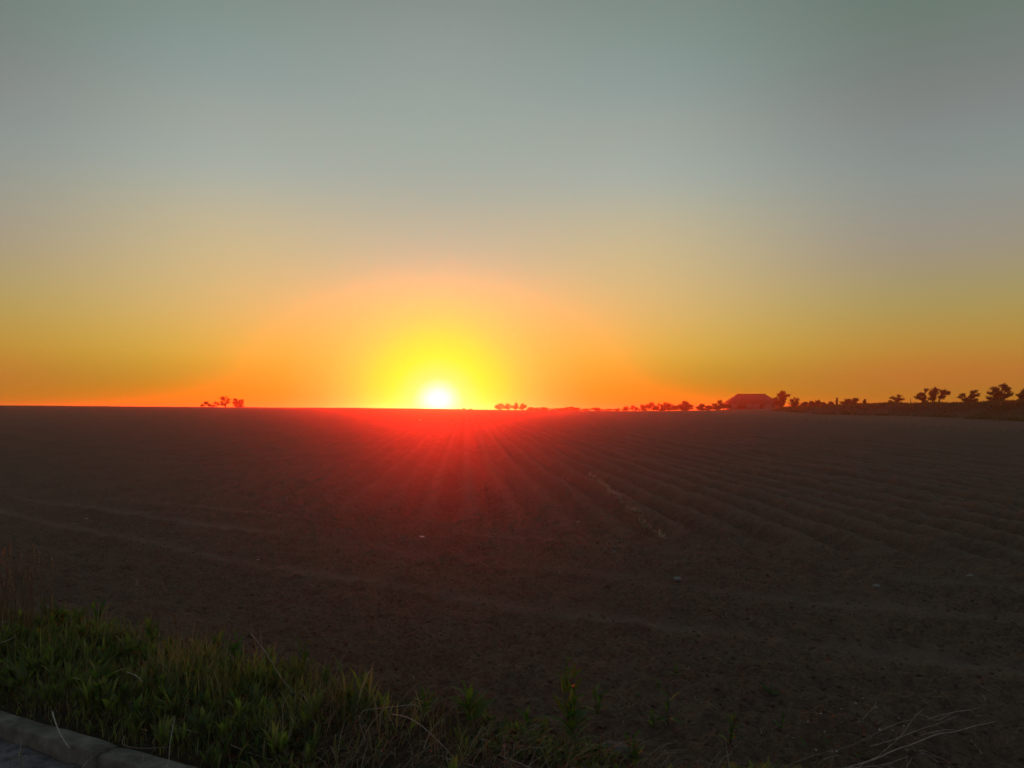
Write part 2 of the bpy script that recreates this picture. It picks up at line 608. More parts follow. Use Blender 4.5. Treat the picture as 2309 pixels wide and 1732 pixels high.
def kerb_stone(u0, u1, dz):
    nseg = 14
    pr = [(-0.118, -0.13), (-0.115, -0.010), (-0.111, -0.002), (-0.106, 0.0), (-0.05, 0.001), (-0.010, 0.0), (-0.003, -0.006), (0.0, -0.13)]
    Vv = []
    for i in range(nseg + 1):
        u = u0 + (u1 - u0) * i / nseg
        for j, (s, z) in enumerate(pr):
            w = 0.009 * (vnoise(np.array([u * 9 + j]), np.array([j * 3.1]), 33)[0] - .5)
            end = 0.009 if (i in (0, nseg)) and z > -0.1 else 0
            Vv.append(kp(u, s + w, z + w * 0.8 + dz - end))
    k = len(pr)
    Fv = []
    for i in range(nseg):
        for j in range(k - 1):
            a = i * k + j
            Fv.append((a, a + k, a + k + 1, a + 1))
    caps = [tuple(range(k)), tuple(reversed([nseg * k + j for j in range(k)]))]
    return mesh_obj("kerb_stone", Vv, [np.array(Fv), np.array(caps)], M_CONC, kerb)


for i in range(-8, 8):
    kerb_stone(JO + i * 1.0 + 0.004, JO + (i + 1) * 1.0 - 0.006, random.uniform(-0.004, 0.004))

# ------------------------------------------------------------------ loose soil and straw on the field
ico_v = np.array([(0, 0, 1), (.894, 0, .447), (.276, .851, .447), (-.724, .526, .447), (-.724, -.526, .447), (.276, -.851, .447),
                  (.724, .526, -.447), (-.276, .851, -.447), (-.894, 0, -.447), (-.276, -.851, -.447), (.724, -.526, -.447), (0, 0, -1)])
ico_f = np.array([(0, 1, 2), (0, 2, 3), (0, 3, 4), (0, 4, 5), (0, 5, 1), (1, 6, 2), (2, 7, 3), (3, 8, 4), (4, 9, 5), (5, 10, 1),
                  (2, 6, 7), (3, 7, 8), (4, 8, 9), (5, 9, 10), (1, 10, 6), (11, 7, 6), (11, 8, 7), (11, 9, 8), (11, 10, 9), (11, 6, 10)])


def scatter_clods(name, n, rmin, rmax, smin, smax, mat, kind='stuff'):
    r = np.exp(rng.uniform(math.log(rmin), math.log(rmax), n))
    a = np.radians(rng.uniform(-36, 36, n))
    x, y = r * np.sin(a), r * np.cos(a)
    s = s_of(x, y)
    keep = (s > 0.75) & (rng.random(n) < 0.35 + 0.65 * vnoise(x * 1.7, y * 1.7, 44))
    x, y = x[keep], y[keep]
    n = len(x)
    z = surf_v(x, y)
    size = smin * (smax / smin) ** (rng.random(n) ** 2.2)
    J = ico_v[None] * (1 + rng.uniform(-.38, .32, (n, 12, 1)))
    th = rng.uniform(0, 6.28, n)
    J = J * np.stack([rng.uniform(.8, 1.5, n), np.ones(n), rng.uniform(.5, .8, n)], -1)[:, None, :] * size[:, None, None]
    c, q = np.cos(th)[:, None], np.sin(th)[:, None]
    Vx = J[:, :, 0] * c - J[:, :, 1] * q + x[:, None]
    Vy = J[:, :, 0] * q + J[:, :, 1] * c + y[:, None]
    Vz = J[:, :, 2] + z[:, None] + size[:, None] * 0.2
    Fv = ico_f[None] + (np.arange(n) * 12)[:, None, None]
    o = mesh_obj(name, np.stack([Vx, Vy, Vz], -1).reshape(-1, 3), Fv.reshape(-1, 3), mat)
    return tag(o, kind=kind)


o = scatter_clods("soil_clods", 30000, 3.6, 30, 0.004, 0.016, M_SOIL)
tag(o, "crumbled dark earth clods strewn over the ploughed headland", "soil clods")


def blades(n, x, y, z, length, width, lean, azim, k=5, droop=1.0, hue=None, taper='leaf'):
    t = np.linspace(0, 1, k)
    ln = lean[:, None] * (0.35 + 0.65 * t[None]) + droop * 0.9 * (t[None] ** 2) * lean[:, None]
    ds = length[:, None] / (k - 1)
    dz = np.cos(ln) * ds
    dh = np.sin(ln) * ds
    hz = np.cumsum(dz, 1) - dz[:, :1]
    hh = np.cumsum(dh, 1) - dh[:, :1]
    C = np.stack([x[:, None] + hh * np.sin(azim)[:, None], y[:, None] + hh * np.cos(azim)[:, None], z[:, None] + hz], -1)
    if taper == 'leaf':
        w = np.sin(np.pi * np.clip(0.12 + 0.88 * t, 0, 1)) ** 0.7
    else:
        w = 1 - 0.8 * t
    W = width[:, None] * w[None]
    rot = azim + np.pi / 2 + rng.uniform(-.5, .5, n)
    side = np.stack([np.sin(rot), np.cos(rot), rng.uniform(-.25, .25, n)], -1)
    V, Fc = ribbons(C, W, side)
    h = np.repeat(hue if hue is not None else rng.random(n), 2 * k)
    return V, Fc, h


def straw():
    n = 6500
    r = np.exp(rng.uniform(math.log(3.6), math.log(16), n))
    a = np.radians(rng.uniform(-36, 36, n))
    x, y = r * np.sin(a), r * np.cos(a)
    k = (s_of(x, y) > 0.9) & (rng.random(n) < 0.5)
    x, y = x[k], y[k]
    n = len(x)
    z = surf_v(x, y) + 0.012
    V, Fc, h = blades(n, x, y, z, rng.uniform(.012, .06, n), rng.uniform(.0012, .003, n), rng.uniform(1.35, 1.6, n), rng.uniform(0, 6.28, n), k=3, droop=0.02,
                      hue=rng.uniform(.15, .85, n) ** 1.3, taper='stem')
    o = mesh_obj("straw_bits", V, Fc, M_DRY, attr={'hue': h})
    tag(o, "scattered bits of straw and plant debris on the bare soil", "straw", kind='stuff')


straw()

# ------------------------------------------------------------------ verge grass
def grass():
    n = 62000
    u = rng.uniform(-9, 3.2, n)
    s = rng.uniform(0.02, 1.35, n)
    x = KD[0] * u + KN[0] * (s + KS)
    y = KD[1] * u + KN[1] * (s + KS)
    px = CX + F * x / y
    edge = 1.12 + 0.30 * (vnoise(u * 1.4, u * 0, 51) - .5) - 0.25 * sstep(500, 1000, px)
    dens = sstep(edge + 0.1, edge - 0.25, s)
    patch = vnoise(x * 3.1, y * 3.1, 52)
    dens *= 0.35 + 0.85 * patch
    right = sstep(860, 1120, px)
    dens *= 1 - right * (0.93 - 0.25 * sstep(.6, .8, patch))
    dens *= 0.35 + 0.65 * sstep(0.0, 0.3, s)
    dens *= 1 - 0.93 * sstep(640, 800, px) * sstep(.80, .62, s)
    dens = np.maximum(dens, .16 * right * sstep(.45, .8, patch) * (s < .95))
    k = (rng.random(n) < dens) & (y > 1.5)
    x, y, u, s = x[k], y[k], u[k], s[k]
    n = len(x)
    z = surf_v(x, y) - 0.01
    tall = 0.55 + 0.8 * vnoise(x * 2.2, y * 2.2, 53)
    length = rng.uniform(.05, .19, n) * tall * (0.5 + 0.6 * sstep(0.05, 0.6, s)) * (1 - .5 * sstep(1000, 1150, CX + F * x / y))
    broad = vnoise(x * 1.6, y * 1.6, 54) > 0.5
    width = np.where(broad & (rng.random(n) < .6), rng.uniform(.006, .013, n), rng.uniform(.0016, .004, n))
    hue = np.clip(0.62 * vnoise(x * 4, y * 4, 55) + rng.uniform(-.15, .38, n), 0, .8)
    dead = rng.random(n) < (0.22 + 0.55 * sstep(.45, .75, vnoise(x * 2.4, y * 2.4, 56)))
    hue = np.where(dead, rng.uniform(.84, 1, n), hue)
    width = np.where(dead, width * .5, width)
    length = np.where(dead, length * rng.uniform(1, 1.7, n), length)
    V, Fc, h = blades(n, x, y, z, length, width, rng.uniform(.08, .75, n), rng.uniform(0, 6.28, n), k=5, droop=0.9, hue=hue)
    # broad-leaved tufts between the blades
    m = 950
    ok_ = np.nonzero(CX + F * x / y < 1020)[0]
    sel = ok_[rng.integers(0, len(ok_), m)]
    cx_, cy_, cz_ = x[sel], y[sel], z[sel]
    q = 9
    X2, Y2 = np.repeat(cx_, q) + rng.normal(0, .008, m * q), np.repeat(cy_, q) + rng.normal(0, .008, m * q)
    L2 = np.repeat(.05 + .11 * rng.random(m) ** 1.3, q) * rng.uniform(.6, 1.1, m * q)
    V2, F2, h2 = blades(m * q, X2, Y2, np.repeat(cz_, q) + np.repeat(rng.uniform(0, .09, m), q), L2, L2 * rng.uniform(.055, .11, m * q), rng.uniform(.15, .8, m * q),
                        rng.uniform(0, 6.28, m * q), k=5, droop=.7, hue=np.clip(np.repeat(rng.uniform(.2, .6, m), q) + rng.uniform(-.15, .25, m * q), 0, .8))
    # low weeds thin out along the verge to the right
    m3 = 460
    px3 = rng.uniform(1040, 1900, m3)
    s3 = rng.uniform(.56, 1.02, m3)
    t3 = (px3 - CX) / F
    y3 = (s3 + KS) / (KN[0] * t3 + KN[1])
    x3 = t3 * y3
    k3 = vnoise(x3 * 3.4, y3 * 3.4, 58) > .42
    x3, y3 = x3[k3], y3[k3]
    m3 = len(x3)
    L3 = np.repeat(.035 + .085 * rng.random(m3) ** 1.6, q) * rng.uniform(.6, 1.1, m3 * q)
    V3, F3, h3 = blades(m3 * q, np.repeat(x3, q) + rng.normal(0, .012, m3 * q), np.repeat(y3, q) + rng.normal(0, .012, m3 * q), np.repeat(surf_v(x3, y3), q) - .004, L3,
                        L3 * rng.uniform(.06, .15, m3 * q), rng.uniform(.3, 1.2, m3 * q), rng.uniform(0, 6.28, m3 * q), k=5, droop=.5,
                        hue=np.clip(np.repeat(rng.uniform(.2, .6, m3), q) + rng.uniform(-.15, .25, m3 * q), 0, .8))
    F2 = np.concatenate([F2, F3 + len(V2)])
    V2 = np.concatenate([V2, V3])
    h2 = np.concatenate([h2, h3])
    Fc = np.concatenate([Fc, F2 + len(V)])
    V = np.concatenate([V, V2])
    h = np.concatenate([h, h2])
    o = mesh_obj("verge_grass", V, Fc, M_GRASS, attr={'hue': h}, smooth=True)
    tag(o, "dense green grass and weed cover of the roadside verge", "grass", kind='stuff')


grass()


def litter():
    n = 22000
    u = rng.uniform(-5, 3.6, n)
    s = rng.uniform(-0.35, 1.15, n)
    x = KD[0] * u + KN[0] * (s + KS)
    y = KD[1] * u + KN[1] * (s + KS)
    px = CX + F * x / y
    dens = 0.10 + 0.85 * sstep(560, 760, px) * sstep(1.05, .6, s) * (0.4 + 0.6 * sstep(.3, .6, vnoise(x * 2.3, y * 2.3, 61)))
    dens = np.where((s < 0), 0.10 * (s < -.13), dens)
    k = rng.random(n) < dens
    x, y, s = x[k], y[k], s[k]
    n = len(x)
    z = np.where(s < -.12, -0.06, surf_v(x, y)) + rng.uniform(.002, .06, n) ** 1.15
    az = math.pi / 2 + 0.5 + rng.normal(0, 1.0, n)
    V, Fc, h = blades(n, x, y, z, rng.uniform(.05, .26, n), rng.uniform(.0008, .0022, n), rng.uniform(.9, 1.55, n), az, k=6, droop=0.35,
                      hue=rng.random(n) ** 1.6, taper='stem')
    o = mesh_obj("dry_grass_litter", V, Fc, M_DRY, attr={'hue': h})
    tag(o, "matted dead grass and dry stems lying along the verge", "dead grass", kind='stuff')


litter()


def bank_grass():
    n = 22000
    px = rng.uniform(1740, 2400, n)
    a = np.arctan((px - CX) / F)
    r1 = np.interp(a, AZT, RAD1)
    dr = np.interp(a, AZT, DR)
    r = r1 + dr * rng.uniform(0.1, 1.5, n)
    x, y = r * np.sin(a), r * np.cos(a)
    z = surf_v(x, y) - .05
    V, Fc, h = blades(n, x, y, z, rng.uniform(.2, .6, n) * (0.5 + vnoise(x * .3, y * .3, 71)), rng.uniform(.03, .09, n), rng.uniform(.05, .5, n),
                      rng.uniform(0, 6.28, n), k=3, droop=.5, hue=rng.uniform(0, .22, n))
    o = mesh_obj("bank_grass", V, Fc, M_GRASS, attr={'hue': h})
    tag(o, "long grass on the low bank at the right edge of the field", "grass", kind='stuff')


bank_grass()

# ------------------------------------------------------------------ small plants
def leaf_mesh(length, width, bend, hue, fold=0.25, wav=0.0):
    k = 7
    t = np.linspace(0, 1, k)
    y = length * (t - bend * 0.12 * t ** 2)
    z = length * (0.28 * t * (1 - bend * 0.5) - bend * 0.45 * t ** 2)
    w = width * (np.sin(np.pi * np.clip(t * 0.97 + 0.03, 0, 1)) ** 0.8) * (0.9 + 0.1 * np.sin(t * 20 + wav))
    w[0] = width * .12
    V = []
    for i in range(k):
        V += [(-w[i], y[i], z[i] + w[i] * fold), (0, y[i], z[i]), (w[i], y[i], z[i] + w[i] * fold)]
    Fv = []
    for i in range(k - 1):
        a = i * 3
        Fv += [(a, a + 1, a + 4, a + 3), (a + 1, a + 2, a + 5, a + 4)]
    me = bpy.data.meshes.new("leaf")
    me.from_pydata([tuple(v) for v in V], [], Fv)
    at_ = me.attributes.new('hue', 'FLOAT', 'POINT')
    at_.data.foreach_set("value", np.full(len(V), hue, dtype=np.float32))
    me.polygons.foreach_set("use_smooth", np.ones(len(Fv), dtype=bool))
    me.materials.append(M_WEED)
    return me


LEAVES = [leaf_mesh(1, w, b, h, wav=i) for i, (w, b, h) in enumerate(
    [(.13, .3, .2), (.15, .7, .45), (.10, .1, .7), (.12, 1.0, .55), (.16, .5, .9), (.085, .4, .35), (.2, .8, .3)])]


def put_leaf(root, p, az, tilt, size):
    o = bpy.data.objects.new("leaf", random.choice(LEAVES))
    o.location = p
    o.rotation_euler = (tilt, random.uniform(-.3, .3), az)
    o.scale = (size, size, size)
    o.parent = root
    COL.objects.link(o)


def weed(px, py, height, nleaf, lsize, label, stems=1, name="green_weed", group=None, upright=0.6):
    x, y, z = gp(px, py)
    z = surf(x, y)
    r = empty(name, (x, y, z), label, "weed", group)
    lines = []
    for s_ in range(stems):
        a = random.uniform(0, 6.28)
        ln = random.uniform(.03, .25) if stems > 1 else random.uniform(0, .1)
        h = height * random.uniform(.75, 1)
        P = [(math.sin(a) * ln * h * t + random.uniform(-.004, .004), math.cos(a) * ln * h * t, h * t) for t in np.linspace(0, 1, 6)]
        lines.append((P, np.linspace(.0035, .0015, 6)))
        for i in range(nleaf):
            t = (i + .5) / nleaf
            p = P[min(5, int(t * 5.99))]
            put_leaf(r, p, i * 2.4 + a, upright * random.uniform(.5, 1.4) + .3 * t, lsize * (1.1 - .55 * t) * random.uniform(.75, 1.25))
    V, Fc = tubes(lines, 5)
    mesh_obj("stem", V, Fc, M_WEED, r, attr={'hue': np.full(len(V), .4)})
    return r


WEEDS = [
    (1290, 1665, .34, 13, .15, "tallest bushy green weed standing alone right of the dense grass", 3),
    (1275, 1545, .20, 7, .075, "thin upright weed with small leaves behind the tallest bushy weed", 2),
    (1345, 1610, .14, 6, .10, "small leafy weed just right of the tallest bushy weed", 2),
    (1520, 1520, .05, 6, .075, "little pale seedling alone on the dark soil", 1),
    (1480, 1545, .03, 5, .055, "flat tiny seedling down left of the pale seedling", 1),
    (1435, 1560, .02, 4, .04, "faint low sprout on bare soil among the seedlings", 1),
    (1500, 1640, .17, 6, .11, "leaning weed with one bright yellow-green leaf", 1),
    (1470, 1640, .07, 5, .09, "low weed with drooping leaves left of the leaning weed", 1),
    (1730, 1560, .03, 5, .07, "flat green weed lying on the soil toward the right", 1),
    (1755, 1640, .08, 4, .07, "small upright weed with one pale round leaf near the flower patch", 1),
    (1190, 1620, .08, 8, .10, "low dark rosette left of the tallest bushy weed", 1),
    (1060, 1625, .14, 10, .17, "broad-leaved plant with bright pointed leaves at the right end of the grass", 2),
    (960, 1605, .13, 7, .12, "yellowing leafy plant above the bleached twig loop", 2),
    (1640, 1690, .12, 7, .08, "bushy low weed in the dead grass at the bottom edge", 2),
    (1425, 1715, .13, 7, .09, "thick green weed at the bottom edge beside the grey stone", 3),
    (230, 1570, .10, 8, .20, "large-leaved dock plant with drooping leaves close to the kerb", 1),
    (540, 1500, .20, 8, .12, "upright leafy plant with yellow-green tips in the middle of the grass", 3),
    (350, 1480, .18, 8, .11, "tuft of broad upright leaves behind the dock plant", 3),
    (120, 1420, .20, 7, .12, "leafy plant at the back of the grass by the left edge", 3),
    (230, 1410, .19, 7, .13, "plant with tall pale pointed leaves at the back edge of the grass", 3),
    (690, 1510, .18, 7, .12, "leafy plant under the long diagonal dead stem", 2),
    (420, 1540, .14, 7, .10, "low leafy plant beside the curled dry stem", 2),
]
for w in WEEDS:
    weed(*w[:6], stems=w[6], group="green weeds along the verge")


def stalks(name, px, py, n, spread, hmin, hmax, label, head=0.0, lean=.12, hue=(.2, .6), cat="dry weed", rad=.0018, heads_n=0, group=None, fan=None):
    x, y, z = gp(px, py)
    z = surf(x, y)
    r = empty(name, (x, y, z), label, cat, group)
    for i in range(n):
        a = random.uniform(0, 6.28)
        q = random.random() ** .6 * spread
        bx, by = math.sin(a) * q, math.cos(a) * q
        h = random.uniform(hmin, hmax)
        ln = random.gauss(0, lean) if fan is None else fan
        c = random.gauss(0, lean * .5)
        bz = surf(x + bx, y + by) - z - .01
        P = [(bx + ln * h * t + c * h * t * t, by + random.gauss(0, lean * .3) * h * t, bz + h * t) for t in np.linspace(0, 1, 7)]
        V, Fc = tubes([(P, np.linspace(rad, rad * .45, 7))], 4)
        st = mesh_obj("stalk", V, Fc, M_DRY, r, attr={'hue': np.full(len(V), random.uniform(*hue))})
        if head > 0 and random.random() < head:
            t0 = P[-1]
            m = heads_n or 26
            aa = np.random.default_rng(i).uniform(0, 6.28, m)
            hz = np.random.default_rng(i + 9).uniform(-.35, .05, m) * h * .5
            Vb, Fb, hb = blades(m, t0[0] + .004 * np.sin(aa), t0[1] + .004 * np.cos(aa), t0[2] + hz, rng.uniform(.008, .022, m), rng.uniform(.0012, .003, m),
                                rng.uniform(.2, .9, m), aa, k=3, droop=.3, hue=rng.uniform(hue[0], hue[1] + .1, m))
            mesh_obj("seed_head", Vb, Fb, M_DRY, st, attr={'hue': hb})
    return r


stalks("dry_grass_clump", 40, 1440, 70, .22, .40, .68, "tall brown clump of dry stalks at the left edge of the grass", head=.55, lean=.10, hue=(.3, .75), rad=.003)
stalks("dry_grass_clump", 95, 1420, 2, .03, .34, .42, "two slender dry stalks leaning right beside the tall brown clump", lean=.02, hue=(.5, .8), fan=.28, rad=.002)
stalks("dead_stalk_cluster", 275, 1370, 5, .12, .16, .28, "cluster of thin upright dead stalks behind the grass left of the seed head stalk", lean=.1, hue=(.45, .8), rad=.0022)
stalks("seed_head_stalk", 318, 1375, 1, .01, .24, .25, "single bent dead stalk with a pale round seed head", head=1, lean=.1, hue=(.6, .9), rad=.0026, heads_n=22)
stalks("dead_stalk_cluster", 362, 1380, 6, .12, .14, .27, "group of dead stalks with pale tips right of the seed head stalk", head=.6, lean=.16, hue=(.4, .8), rad=.002, heads_n=14)
for px, py, h, lb in ((515, 1290, .42, "lone tall dead stem with a branched top standing out on the dark soil"),
                      (620, 1480, .32, "dark upright dead stem rising from the middle of the grass"),
                      (830, 1470, .42, "tall reddish dead stem leaning right above the right half of the grass"),
                      (410, 1500, .30, "dark dead stem behind the leafy tufts"),
                      (855, 1395, .13, "short feathery dead weed right of the leaning reddish stem"),
                      (1655, 1650, .30, "faint thin dead stem leaning right over the bare soil")):
    stalks("dead_weed", px, py, 1, .005, h, h * 1.03, lb, head=1, lean=.10, hue=(.15, .5), rad=.0034, heads_n=44, fan=.12 if px in (830, 1655) else None, group="single dead stems")
for px, py, lb in ((560, 1335, "feathery reddish dead weed on the soil at left, the higher of two"), (565, 1395, "feathery reddish dead weed on the soil at left, the lower of two"),
                   (730, 1400, "fuzzy brown dead weed behind the middle of the grass"), (900, 1400, "spreading brown dead weed below the leaning reddish stem"),
                   (1745, 1330, "small orange-brown weed on open soil right of the pale stone"), (2290, 1310, "small orange-brown weed on soil by the right edge")):
    stalks("feathery_weed", px, py, 9, .06, .05, .12, lb, head=1, lean=.35, hue=(.15, .5), rad=.001, heads_n=9, group="feathery dead weeds on the soil")
stalks("dry_tussock", 2225, 1690, 70, .035, .06, .11, "round pale spiky dry grass tussock at the lower right corner", lean=.55, hue=(.5, .85), rad=.0011)
stalks("dry_grass_clump", 640, 1700, 7, .05, .15, .27, "pale twisted dry grass stalks at the bottom of the verge", lean=.16, hue=(.6, 1), rad=.0018)
stalks("dry_grass_clump", 1690, 1690, 16, .14, .06, .16, "brown dry grass stubble between the low weeds at the bottom edge", lean=.3, hue=(.2, .6), rad=.0013)
stalks("reddish_weed_clump", 1840, 1720, 22, .16, .10, .26, "reddish brown weed clump under the white flowers", head=.5, lean=.15, hue=(.1, .4), rad=.0015, heads_n=14)


def daisies():
    x, y, z = gp(1880, 1690)
    z = surf(x, y)
    r = empty("flowering_weed", (x, y, z), "patch of thin stems topped by tiny white flowers", "flowers")
    spots = [(1937, 1566), (1920, 1578), (1893, 1581), (1888, 1590), (1842, 1600), (1860, 1596), (1965, 1586), (1995, 1588), (1898, 1609), (1926, 1618),
             (1813, 1618), (1797, 1617), (1955, 1632), (1972, 1635), (2015, 1610), (2026, 1628), (1885, 1630), (1943, 1638), (1790, 1658), (1780, 1653),
             (1876, 1683), (1830, 1680), (2002, 1637), (2010, 1645), (2025, 1655), (1900, 1660), (1850, 1640), (1980, 1660)]
    for i, (px, py) in enumerate(spots):
        d = y + random.uniform(-.18, .16)
        fx = (px - CX) / F * d
        fz = EYE - (py - HY) / F * d
        bx = fx * .96 + x * .04 + random.uniform(-.02, .02)
        bz = surf(bx, d)
        if fz < bz + .02:
            fz = bz + .03
        P = [(bx + (fx - bx) * t - x, d - y, bz + (fz - bz) * t - z) for t in np.linspace(0, 1, 5)]
        V, Fc = tubes([(P, np.linspace(.0013, .0008, 5))], 4)
        st = mesh_obj("stem", V, Fc, M_DRY, r, attr={'hue': np.full(len(V), .25)})
        m = 7
        aa = np.arange(m) * 2 * np.pi / m
        rad = random.uniform(.0038, .0062)
        tx, ty = random.uniform(-.6, .6), random.uniform(-.6, .6)
        Vp = [(P[-1][0], P[-1][1], P[-1][2] + .002)]
        for a in aa:
            for w_, rr_ in ((-.35, .8), (0, 1.), (.35, .8)):
                ddx, ddy = math.sin(a + w_) * rad * rr_, math.cos(a + w_) * rad * rr_
                Vp.append((P[-1][0] + ddx, P[-1][1] + ddy, P[-1][2] + .001 + ddx * tx + ddy * ty))
        Fp = [(0, 1 + 3 * j, 2 + 3 * j, 3 + 3 * j) for j in range(m)]
        mesh_obj("flower", Vp, np.array(Fp), M_PETAL, st)
    # a few leaves at the foot
    for i in range(8):
        put_leaf(r, (random.uniform(-.2, .2), random.uniform(-.1, .1), .01), random.uniform(0, 6.28), .5, random.uniform(.04, .08))


daisies()


def lift(px, py, d):
    return ((px - CX) / F * d, d, EYE - (py - HY) / F * d)


def smooth_line(P, n=16):
    P = np.asarray(P, float)
    t = np.linspace(0, len(P) - 1, n)
    i = np.clip(t.astype(int), 0, len(P) - 2)
    f = (t - i)[:, None]
    p0, p1, p2, p3 = P[np.clip(i - 1, 0, None)], P[i], P[i + 1], P[np.clip(i + 2, None, len(P) - 1)]
    return .5 * ((2 * p1) + (-p0 + p2) * f + (2 * p0 - 5 * p1 + 4 * p2 - p3) * f ** 2 + (-p0 + 3 * p1 - 3 * p2 + p3) * f ** 3)


def twig(px_pts, d0, d1, rad, label, mat=None, name="bent_twig", group="dead twigs and stems in the verge", sub=None, cat="twig"):
    """one dead stem through real points above the verge; depth runs d0 -> d1"""
    k = len(px_pts)
    P = []
    for i, (px, py) in enumerate(px_pts):
        d = d0 + (d1 - d0) * i / (k - 1)
        x, y, z = lift(px, py, d)
        zs = max(surf(x, y), 0.004 if s_of(x, y) < 0 and s_of(x, y) > -.13 else -1) + rad
        if z < zs:                         # lies on the ground instead of cutting into it
            g = gp(px, py)
            x, y, z = g[0], g[1], surf(g[0], g[1]) + rad
        P.append((x, y, z))
    P = smooth_line(P, 18)
    P[1:-1] += rng.normal(0, rad * .22, (16, 3))
    o0 = P[0].copy()
    if sub is None:
        V, Fc = tubes([(P - o0, np.linspace(rad, rad * .5, 18))], 6)
        o = mesh_obj(name, V, Fc, mat or M_PALE)
        o.location = o0
        return tag(o, label, cat, group)
    V, Fc = tubes([(P - sub[1], np.linspace(rad, rad * .5, 18))], 5)
    return mesh_obj(name, V, Fc, mat or M_TWIG, sub[0])


twig([(830, 1660), (817, 1625), (816, 1605), (826, 1593), (860, 1588), (905, 1583), (935, 1581), (955, 1586)], 3.95, 4.05, .0022, "bleached twig bent in a loop, leftmost above the dead grass")
twig([(888, 1602), (915, 1606), (935, 1615), (960, 1632), (985, 1655), (1010, 1680), (1027, 1700), (1034, 1716)], 3.95, 3.62, .0026, "long bleached twig arching down to the right in front of the loop")
twig([(1012, 1682), (1008, 1700), (1018, 1712)], 3.70, 3.62, .0014, "tiny side twig hanging under the long arching twig")
twig([(886, 1588), (880, 1605), (893, 1626)], 3.98, 3.92, .0015, "short curled twig hanging inside the bleached loop")
twig([(1010, 1698), (1060, 1712), (1120, 1732)], 3.66, 3.5, .0020, "pale stem lying below the end of the arching twig")
twig([(1064, 1647), (1095, 1658), (1115, 1668), (1140, 1676)], 3.90, 3.75, .0026, "straight pale stem lying right of the arching twig")
twig([(1055, 1672), (1080, 1680), (1102, 1690)], 3.75, 3.70, .0022, "short pale stem lying below the straight pale stem")
twig([(1120, 1698), (1160, 1712), (1210, 1724), (1250, 1736)], 3.68, 3.5, .0028, "thick bleached stem lying at the bottom edge centre")
twig([(1141, 1624), (1170, 1642), (1200, 1660)], 3.98, 3.88, .0018, "thin pale stem pointing down right, left of the tallest weed")
twig([(1203, 1624), (1225, 1636), (1255, 1652)], 4.0, 3.9, .0018, "reddish thin stem touching the tallest weed's foot", M_TWIG)
twig([(1212, 1657), (1238, 1674)], 3.85, 3.8, .0018, "short pale stem in front of the tallest weed")
twig([(1230, 1680), (1280, 1715), (1320, 1745)], 3.75, 3.55, .0016, "long thin dark stem running off the bottom edge", M_TWIG)
twig([(637, 1610), (650, 1570), (660, 1557)], 3.95, 3.95, .0018, "pale upright straw with a tip, in the lower grass")
twig([(649, 1711), (655, 1660), (668, 1622), (660, 1606)], 3.7, 3.8, .0020, "pale crooked straw at the bottom of the verge grass")
twig([(688, 1557), (703, 1580), (716, 1604)], 4.0, 3.95, .0022, "greyish stem leaning left in the right half of the grass")
twig([(572, 1424), (605, 1465), (640, 1520), (668, 1555)], 4.4, 4.1, .0022, "long diagonal dead stem over the middle of the grass", M_TWIG)
twig([(296, 1508), (315, 1516), (332, 1530)], 4.2, 4.1, .0024, "short curved pale stem right of the dock plant")
twig([(0, 1446), (25, 1440), (47, 1428)], 4.7, 4.8, .0022, "pale stem crossing the left edge of the grass")
twig([(0, 1400), (20, 1398), (32, 1395)], 4.9, 4.95, .0018, "tiny pale stem at the left edge above the crossing stem")
twig([(414, 1633), (440, 1638), (465, 1646)], 3.9, 3.85, .0020, "faint grey stem low in the grass near the kerb")
twig([(525, 1667), (570, 1685), (620, 1701), (660, 1708)], 3.75, 3.62, .0020, "long grey stem lying low left of the crooked straw")
twig([(293, 1650), (290, 1668), (330, 1676), (392, 1673)], 3.8, 3.65, .0016, "wiry thin stem curving over the kerb edge", M_TWIG)
twig([(336, 1688), (330, 1708), (312, 1722), (290, 1728)], 3.66, 3.55, .0016, "thin pale stem hanging over the kerb face")
twig([(404, 1610), (395, 1660), (392, 1700), (384, 1740)], 3.75, 3.5, .0018, "upright wiry stem crossing in front of the kerb")
twig([(131, 1596), (142, 1628), (156, 1655), (172, 1677)], 4.05, 3.72, .0042, "smooth grey stick lying across the kerb at the lower left", M_PALE, name="fallen_stick", cat="stick")

